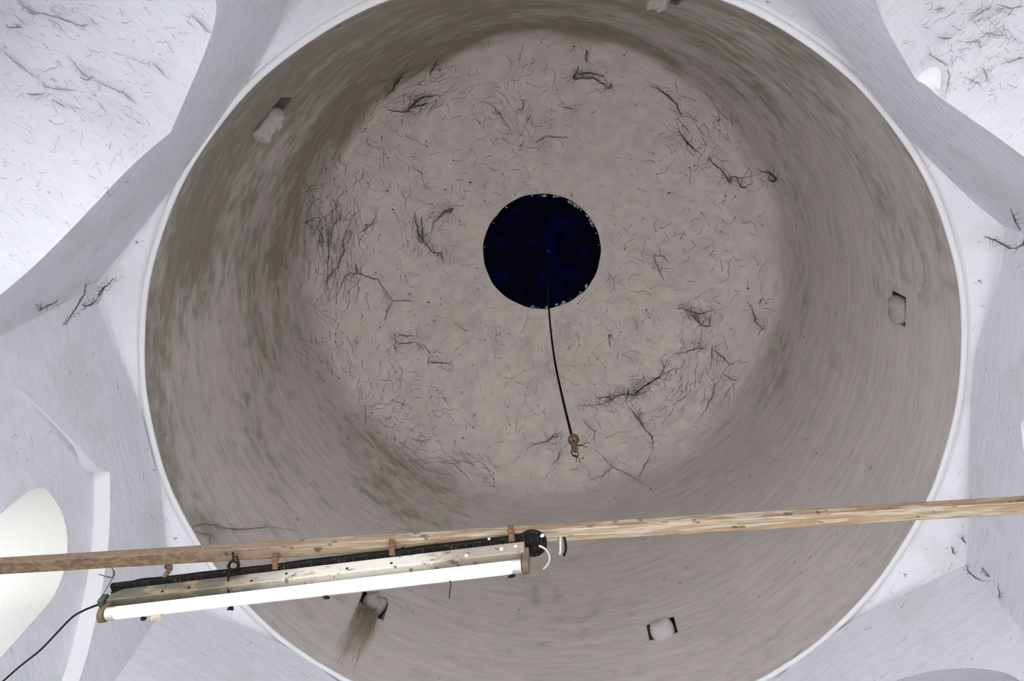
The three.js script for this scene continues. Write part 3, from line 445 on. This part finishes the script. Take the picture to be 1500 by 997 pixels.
const WEBS = [
  ['black hook-shaped cobweb with a long curved tail, high on the dome above the disc', [[[847, 96], [842, 110], [841, 115], [856, 114], [868, 115], [881, 121], [892, 129]], [[842, 113], [852, 107], [870, 108], [886, 112]], [[858, 90], [859, 72]], [[893, 129], [896, 122]]], 0.009, 0.9],
  ['long broken cobweb streak slanting across the dome beyond the disc, ending in a small loop', [[[953, 126], [965, 130], [972, 136], [988, 149], [995, 163], [1000, 172]], [[993, 190], [1002, 203], [1012, 214], [1020, 223]], [[1037, 230], [1044, 239], [1055, 247], [1063, 258], [1068, 266], [1072, 259], [1086, 260], [1103, 257]], [[1112, 250], [1128, 253], [1137, 262], [1133, 267], [1125, 262], [1130, 256]], [[1080, 262], [1086, 275], [1094, 274]]], 0.0085, 0.8],
  ['bushy V-shaped dark cobweb beside the blue disc', [[[607, 316], [611, 332], [615, 346], [619, 356]], [[617, 320], [619, 340], [620, 355]], [[632, 337], [636, 325], [645, 316], [655, 307], [664, 305], [660, 310]], [[622, 358], [634, 369], [645, 371], [648, 382]]], 0.0085, 1.2],
  ['dark ragged cobweb line where the dome meets the drum, near the broken plaster lump', [[[564, 142], [575, 132], [584, 118], [592, 106]], [[568, 160], [580, 163], [594, 164], [602, 156], [615, 144], [630, 141], [644, 138]], [[602, 158], [618, 154], [626, 151]], [[630, 110], [636, 98], [640, 88]]], 0.0095, 1.1],
  ['arched cobweb thread with a fork below the bushy V-shaped web', [[[502, 412], [507, 404], [515, 400], [525, 400], [540, 405], [555, 410], [560, 420], [568, 430], [574, 440]], [[523, 400], [522, 387]], [[575, 440], [568, 455], [563, 470]], [[575, 440], [605, 441]]], 0.0065, 0.7],
  ['dense patch of hanging cobweb strands along one side of the dome', [[[500, 318], [488, 328], [485, 345], [484, 360]], [[517, 318], [508, 335], [503, 352], [505, 366], [497, 385], [490, 400]], [[552, 315], [545, 328], [535, 336], [526, 343]], [[465, 330], [471, 345], [473, 362]], [[480, 330], [482, 375], [478, 410]], [[458, 335], [447, 325], [468, 318]], [[495, 390], [482, 405], [476, 430]]], 0.0062, 1.7],
  ['small comb-like cobweb between the dense strands and the hanging rod', [[[577, 488], [580, 503], [590, 503], [603, 501], [617, 503]], [[579, 489], [592, 491], [607, 492]], [[578, 505], [580, 512]], [[627, 518], [628, 530], [640, 531], [650, 531], [660, 532]], [[620, 505], [632, 519]]], 0.0065, 0.9],
  ['thick black cobweb branch sweeping across the dome beyond the rod hook', [[[845, 593], [862, 594], [882, 591], [897, 585], [908, 578], [928, 578], [938, 570], [950, 561], [966, 553], [972, 540], [978, 526]], [[872, 582], [890, 582], [905, 578]], [[928, 578], [944, 566], [967, 551]], [[917, 585], [922, 570]], [[920, 595], [932, 609], [941, 622], [955, 640], [957, 660]]], 0.0085, 1.3],
  ['forked cobweb thread just beyond the rusty hook of the rod', [[[873, 660], [884, 668], [897, 684], [912, 690], [930, 700], [948, 711]], [[897, 684], [882, 697], [862, 703]], [[953, 667], [945, 681], [936, 699]], [[855, 615], [870, 632], [872, 650]]], 0.006, 0.5],
  ['short dark double cobweb strand beside the rod just short of its hook', [[[771, 657], [785, 649], [803, 646], [810, 638], [822, 632]], [[806, 643], [820, 637]], [[809, 679], [818, 672], [822, 656]]], 0.0075, 0.6],
  ['drooping cobweb garland like a smile with a dusty sac under it', [[[1000, 450], [1010, 456], [1020, 459], [1032, 459], [1047, 453]], [[1003, 452], [1016, 464], [1024, 473]], [[1022, 463], [1026, 477], [1038, 477], [1040, 464]]], 0.007, 1.4],
  ['wavy single cobweb thread near the edge of the dome by the flush vent', [[[1094, 442], [1101, 451], [1105, 463], [1108, 472], [1115, 479], [1120, 483]], [[1112, 445], [1115, 438]]], 0.0065, 0.5],
  ['tick-shaped cobweb with a tail on the bare dome beside the disc', [[[957, 374], [960, 384], [966, 396], [972, 410]], [[957, 374], [968, 375], [979, 382]]], 0.006, 0.5],
  ['stringy cobweb with two kinks beyond the thick black branch', [[[985, 520], [1005, 516], [1020, 510], [1035, 511]], [[1043, 505], [1042, 527]], [[1058, 547], [1068, 553], [1079, 559]], [[1053, 556], [1046, 566], [1043, 582], [1036, 596], [1026, 610]], [[1045, 512], [1060, 524], [1067, 533]]], 0.0065, 0.8],
  ['zigzag cobweb strand between the black hook-shaped web and the disc', [[[712, 148], [725, 158], [733, 168], [745, 186], [751, 199]], [[768, 146], [766, 158], [756, 162]], [[776, 170], [772, 178]], [[820, 155], [840, 161]], [[760, 217], [768, 206]], [[785, 208], [800, 201], [820, 200], [832, 202]]], 0.0058, 0.8],
  ['small pointed arrow cobweb on the bare dome beyond the rod', [[[891, 493], [893, 490], [901, 498]], [[893, 491], [894, 508]]], 0.007, 0.3],
];
WEBS.forEach(([label, l, r, f]) => tag(mesh('cobweb', web(l, r * 0.8, f), soot), label, 'cobweb', 'cobwebs on the dome'));
tag(mesh('spider_thread', web([[[282, 778], [284, 770], [300, 767], [322, 770], [345, 775], [375, 773], [398, 771], [420, 775], [440, 778]], [[283, 778], [300, 782], [309, 783], [309, 796]]], 0.0045, 0.3), sootLight), 'single loose spider thread across the foot of the drum above the bar', 'thread');
tag(mesh('wall_cobweb', web([[[120, 446], [125, 449], [134, 446], [143, 438]], [[143, 436], [146, 427], [155, 419], [166, 408]], [[96, 476], [110, 455], [123, 430], [126, 415]], [[25, 463], [60, 452], [85, 440]]], 0.0065, 1.0, onShell, 16), sootLight), 'dusty cobweb in the wall corner beside the arched window wall', 'cobweb', 'cobwebs in the wall corners');
tag(mesh('wall_cobweb', web([[[1442, 347], [1455, 350], [1466, 357], [1478, 363], [1488, 364]], [[1480, 305], [1484, 315], [1489, 326], [1496, 338]], [[1488, 364], [1497, 358], [1500, 350]]], 0.0055, 0.8, onShell, 14), sootLight), 'looped cobweb in the wall corner under the white fresh-plaster vault', 'cobweb', 'cobwebs in the wall corners');
tag(mesh('wall_cobweb', web([[[1408, 786], [1415, 795]], [[1393, 800], [1398, 812]], [[1414, 826], [1420, 838], [1428, 846], [1444, 851]], [[1440, 832], [1450, 845]], [[1464, 862], [1462, 880]]], 0.0065, 0.7, onShell, 10), sootLight), 'short broken cobweb bits in the wall corner just past the bar', 'cobweb', 'cobwebs in the wall corners');
tag(mesh('vault_cobweb', web([[[7, 75], [16, 86], [30, 97], [45, 108], [60, 118]], [[40, 137], [52, 139], [68, 136]], [[63, 127], [85, 130], [112, 132]], [[102, 86], [118, 104], [132, 116]], [[118, 114], [128, 118], [136, 110]], [[138, 118], [160, 127], [180, 136], [200, 152]], [[77, 146], [96, 157]], [[25, 5], [48, 17], [72, 22], [100, 31], [118, 38], [128, 36]], [[280, 22], [295, 35], [308, 48]], [[224, 90], [240, 110]], [[145, 152], [155, 165]], [[10, 40], [32, 40]]], 0.0036, 0.6, onShell, 12), sootBrown), 'scattered dark cobweb strands on the speckled white vault with no plaster patch', 'cobweb', 'cobwebs on the side vaults');
tag(mesh('vault_cobweb', web([[[1388, 100], [1390, 112], [1388, 128], [1384, 142]], [[1415, 62], [1432, 60], [1438, 70]], [[1375, 55], [1395, 55]], [[1420, 30], [1440, 18], [1452, 8]], [[1440, 100], [1446, 112], [1443, 120]], [[1368, 15], [1384, 11]], [[1435, 55], [1450, 48], [1466, 52]], [[1360, 80], [1376, 88], [1390, 96]], [[1460, 5], [1480, 12], [1498, 8]], [[1475, 92], [1490, 86], [1500, 84]]], 0.0032, 0.7, onShell, 12), sootBrown), 'faint greyish cobweb strands on the white vault beside the fresh plaster patch', 'cobweb', 'cobwebs on the side vaults');
{ // countless small threads stuck all over the dome
  const L = [];
  for (let k = 0; k < 1000; k++) {
    const a = rnd() * 6.283, q = Math.sqrt(rnd()); const px = 786 + 345 * q * Math.cos(a), py = 385 + 335 * q * Math.sin(a);
    if (Math.hypot(px - 799, (py - 366) * 1.03) < 92) continue;
    const den = 0.3 + 0.7 * ss(0.35, 0.62, fbm(px / 700 + 0.2, py / 700 + 0.2, 7, 7, 2, 711)) + 0.3 * ss(560, 460, px);
    if (rnd() > den) continue;
    let x = px, y = py, ang = px < 560 ? 1.57 + rr(-0.5, 0.5) : rnd() * 6.28; const pts = [], n = 3 + Math.floor(rnd() * 5), st = rr(2, 6);
    for (let s = 0; s < n; s++) { pts.push(onDome(x, y, 0.008 + 0.015 * rnd())); x += Math.cos(ang) * st; y += Math.sin(ang) * st; ang += rr(-0.8, 0.8); }
    L.push(thread(pts, rr(0.0012, 0.0034), 0.0009, 3, n * 2));
    if (rnd() < 0.35) { const c = onDome(px, py, 0.01), g = new THREE.IcosahedronGeometry(rr(0.004, 0.011), 0); g.scale(rr(0.6, 1.5), 0.5, rr(0.6, 1.5)); L.push(put(g, c.x, c.y, c.z)); }
  }
  for (const [cx, cy, rx, ry, n, dir, spr, ln] of [[490, 365, 48, 75, 75, 1.6, 0.35, 9], [478, 300, 40, 40, 40, 2.2, 0.8, 6], [620, 130, 60, 40, 50, 2.7, 0.4, 8], [960, 580, 55, 40, 90, 2.2, 0.9, 5], [1040, 545, 50, 50, 50, 1.9, 0.6, 6], [600, 600, 60, 60, 110, 0.6, 1.2, 4], [660, 680, 70, 22, 60, 0.4, 0.5, 6], [1020, 180, 60, 50, 40, 0.9, 0.4, 7], [610, 345, 25, 25, 30, 1.4, 0.5, 5], [760, 170, 70, 60, 60, 0.8, 1.3, 5], [560, 260, 70, 50, 50, 1.1, 0.7, 5], [470, 500, 40, 60, 40, 0.9, 0.5, 5]]) for (let k = 0; k < n; k++) {
    const a = rnd() * 6.283, q = Math.sqrt(rnd()); let x = cx + rx * q * Math.cos(a), y = cy + ry * q * Math.sin(a), ang = dir + rr(-spr, spr) + (rnd() < 0.5 ? Math.PI : 0); const pts = [], m = 4 + Math.floor(rnd() * 5);
    for (let e = 0; e < m; e++) { pts.push(onDome(x, y, 0.01 + 0.03 * rnd())); x += Math.cos(ang) * ln * rr(0.5, 1); y += Math.sin(ang) * ln * rr(0.5, 1); ang += rr(-0.45, 0.45); }
    L.push(thread(pts, rr(0.001, 0.0036), 0.0008, 3, m * 2));
  }
  tag(mesh('dusty_threads', cat(L), sootLight), 'fine dusty web threads and specks stuck all over the dome', 'cobweb', null, 'stuff');
}
{ // the same fine threads on the two side vaults
  const L = [];
  for (const [cx, cy, rx, ry, n, dir, spr] of [[70, 22, 80, 30, 46, 0.4, 0.4], [110, 125, 110, 60, 60, 0.3, 0.8], [230, 40, 70, 60, 24, 0.8, 0.9], [110, 230, 110, 70, 34, 0.3, 1.5], [1455, 22, 60, 30, 46, -0.4, 0.7], [1440, 85, 60, 60, 60, 0.2, 1.2], [1370, 50, 50, 50, 24, 0.2, 1]]) for (let k = 0; k < n; k++) {
    const a = rnd() * 6.283, q = Math.sqrt(rnd()), pts = [], m = 3 + Math.floor(rnd() * 4); let x = cx + rx * q * Math.cos(a), y = cy + ry * q * Math.sin(a), ang = dir + rr(-spr, spr);
    for (let e = 0; e < m; e++) { pts.push(onShell(x, y, 0.008 + 0.015 * rnd())); const st = rr(2, 5); x += Math.cos(ang) * st; y += Math.sin(ang) * st; ang += rr(-0.6, 0.6); }
    if (pts[0].distanceTo(pts[m - 1]) < 0.4) L.push(thread(pts, rr(0.0006, 0.0019), 0.0005, 3, m * 2));
  }
  tag(mesh('vault_threads', cat(L), sootBrown), 'fine dark threads and dust caught all over the two bright side vaults', 'cobweb', null, 'stuff');
}
{ // a patch of fresh plaster by the point of the north-east arch
  const C = [1362, 121], rimP = [[1341, 115], [1350, 105], [1362, 97], [1374, 96], [1379, 104], [1380, 118], [1378, 132], [1374, 142], [1362, 132], [1350, 123]], P = [], I = [];
  const c0 = onShell(...C, 0.012); P.push(c0.x, c0.y, c0.z); const n = rimP.length;
  for (const s of [0.5, 0.93, 1]) for (const [x, y] of rimP) { const p = onShell(lerp(C[0], x, s), lerp(C[1], y, s), s === 1 ? 0.001 : 0.012); P.push(p.x, p.y, p.z); }
  for (let i = 0; i < n; i++) { const j = (i + 1) % n; I.push(0, 1 + i, 1 + j); for (const b of [1, 1 + n]) I.push(b + i, b + n + i, b + n + j, b + i, b + n + j, b + j); }
  const g = new THREE.BufferGeometry(); g.setAttribute('position', new THREE.Float32BufferAttribute(P, 3)); g.setIndex(I); g.computeVertexNormals();
  struct('plaster_patch', g, new THREE.MeshStandardMaterial({ color: new THREE.Color().setRGB(0.72, 0.72, 0.73), roughness: 0.9 }));
}
renderer.render(scene, camera);
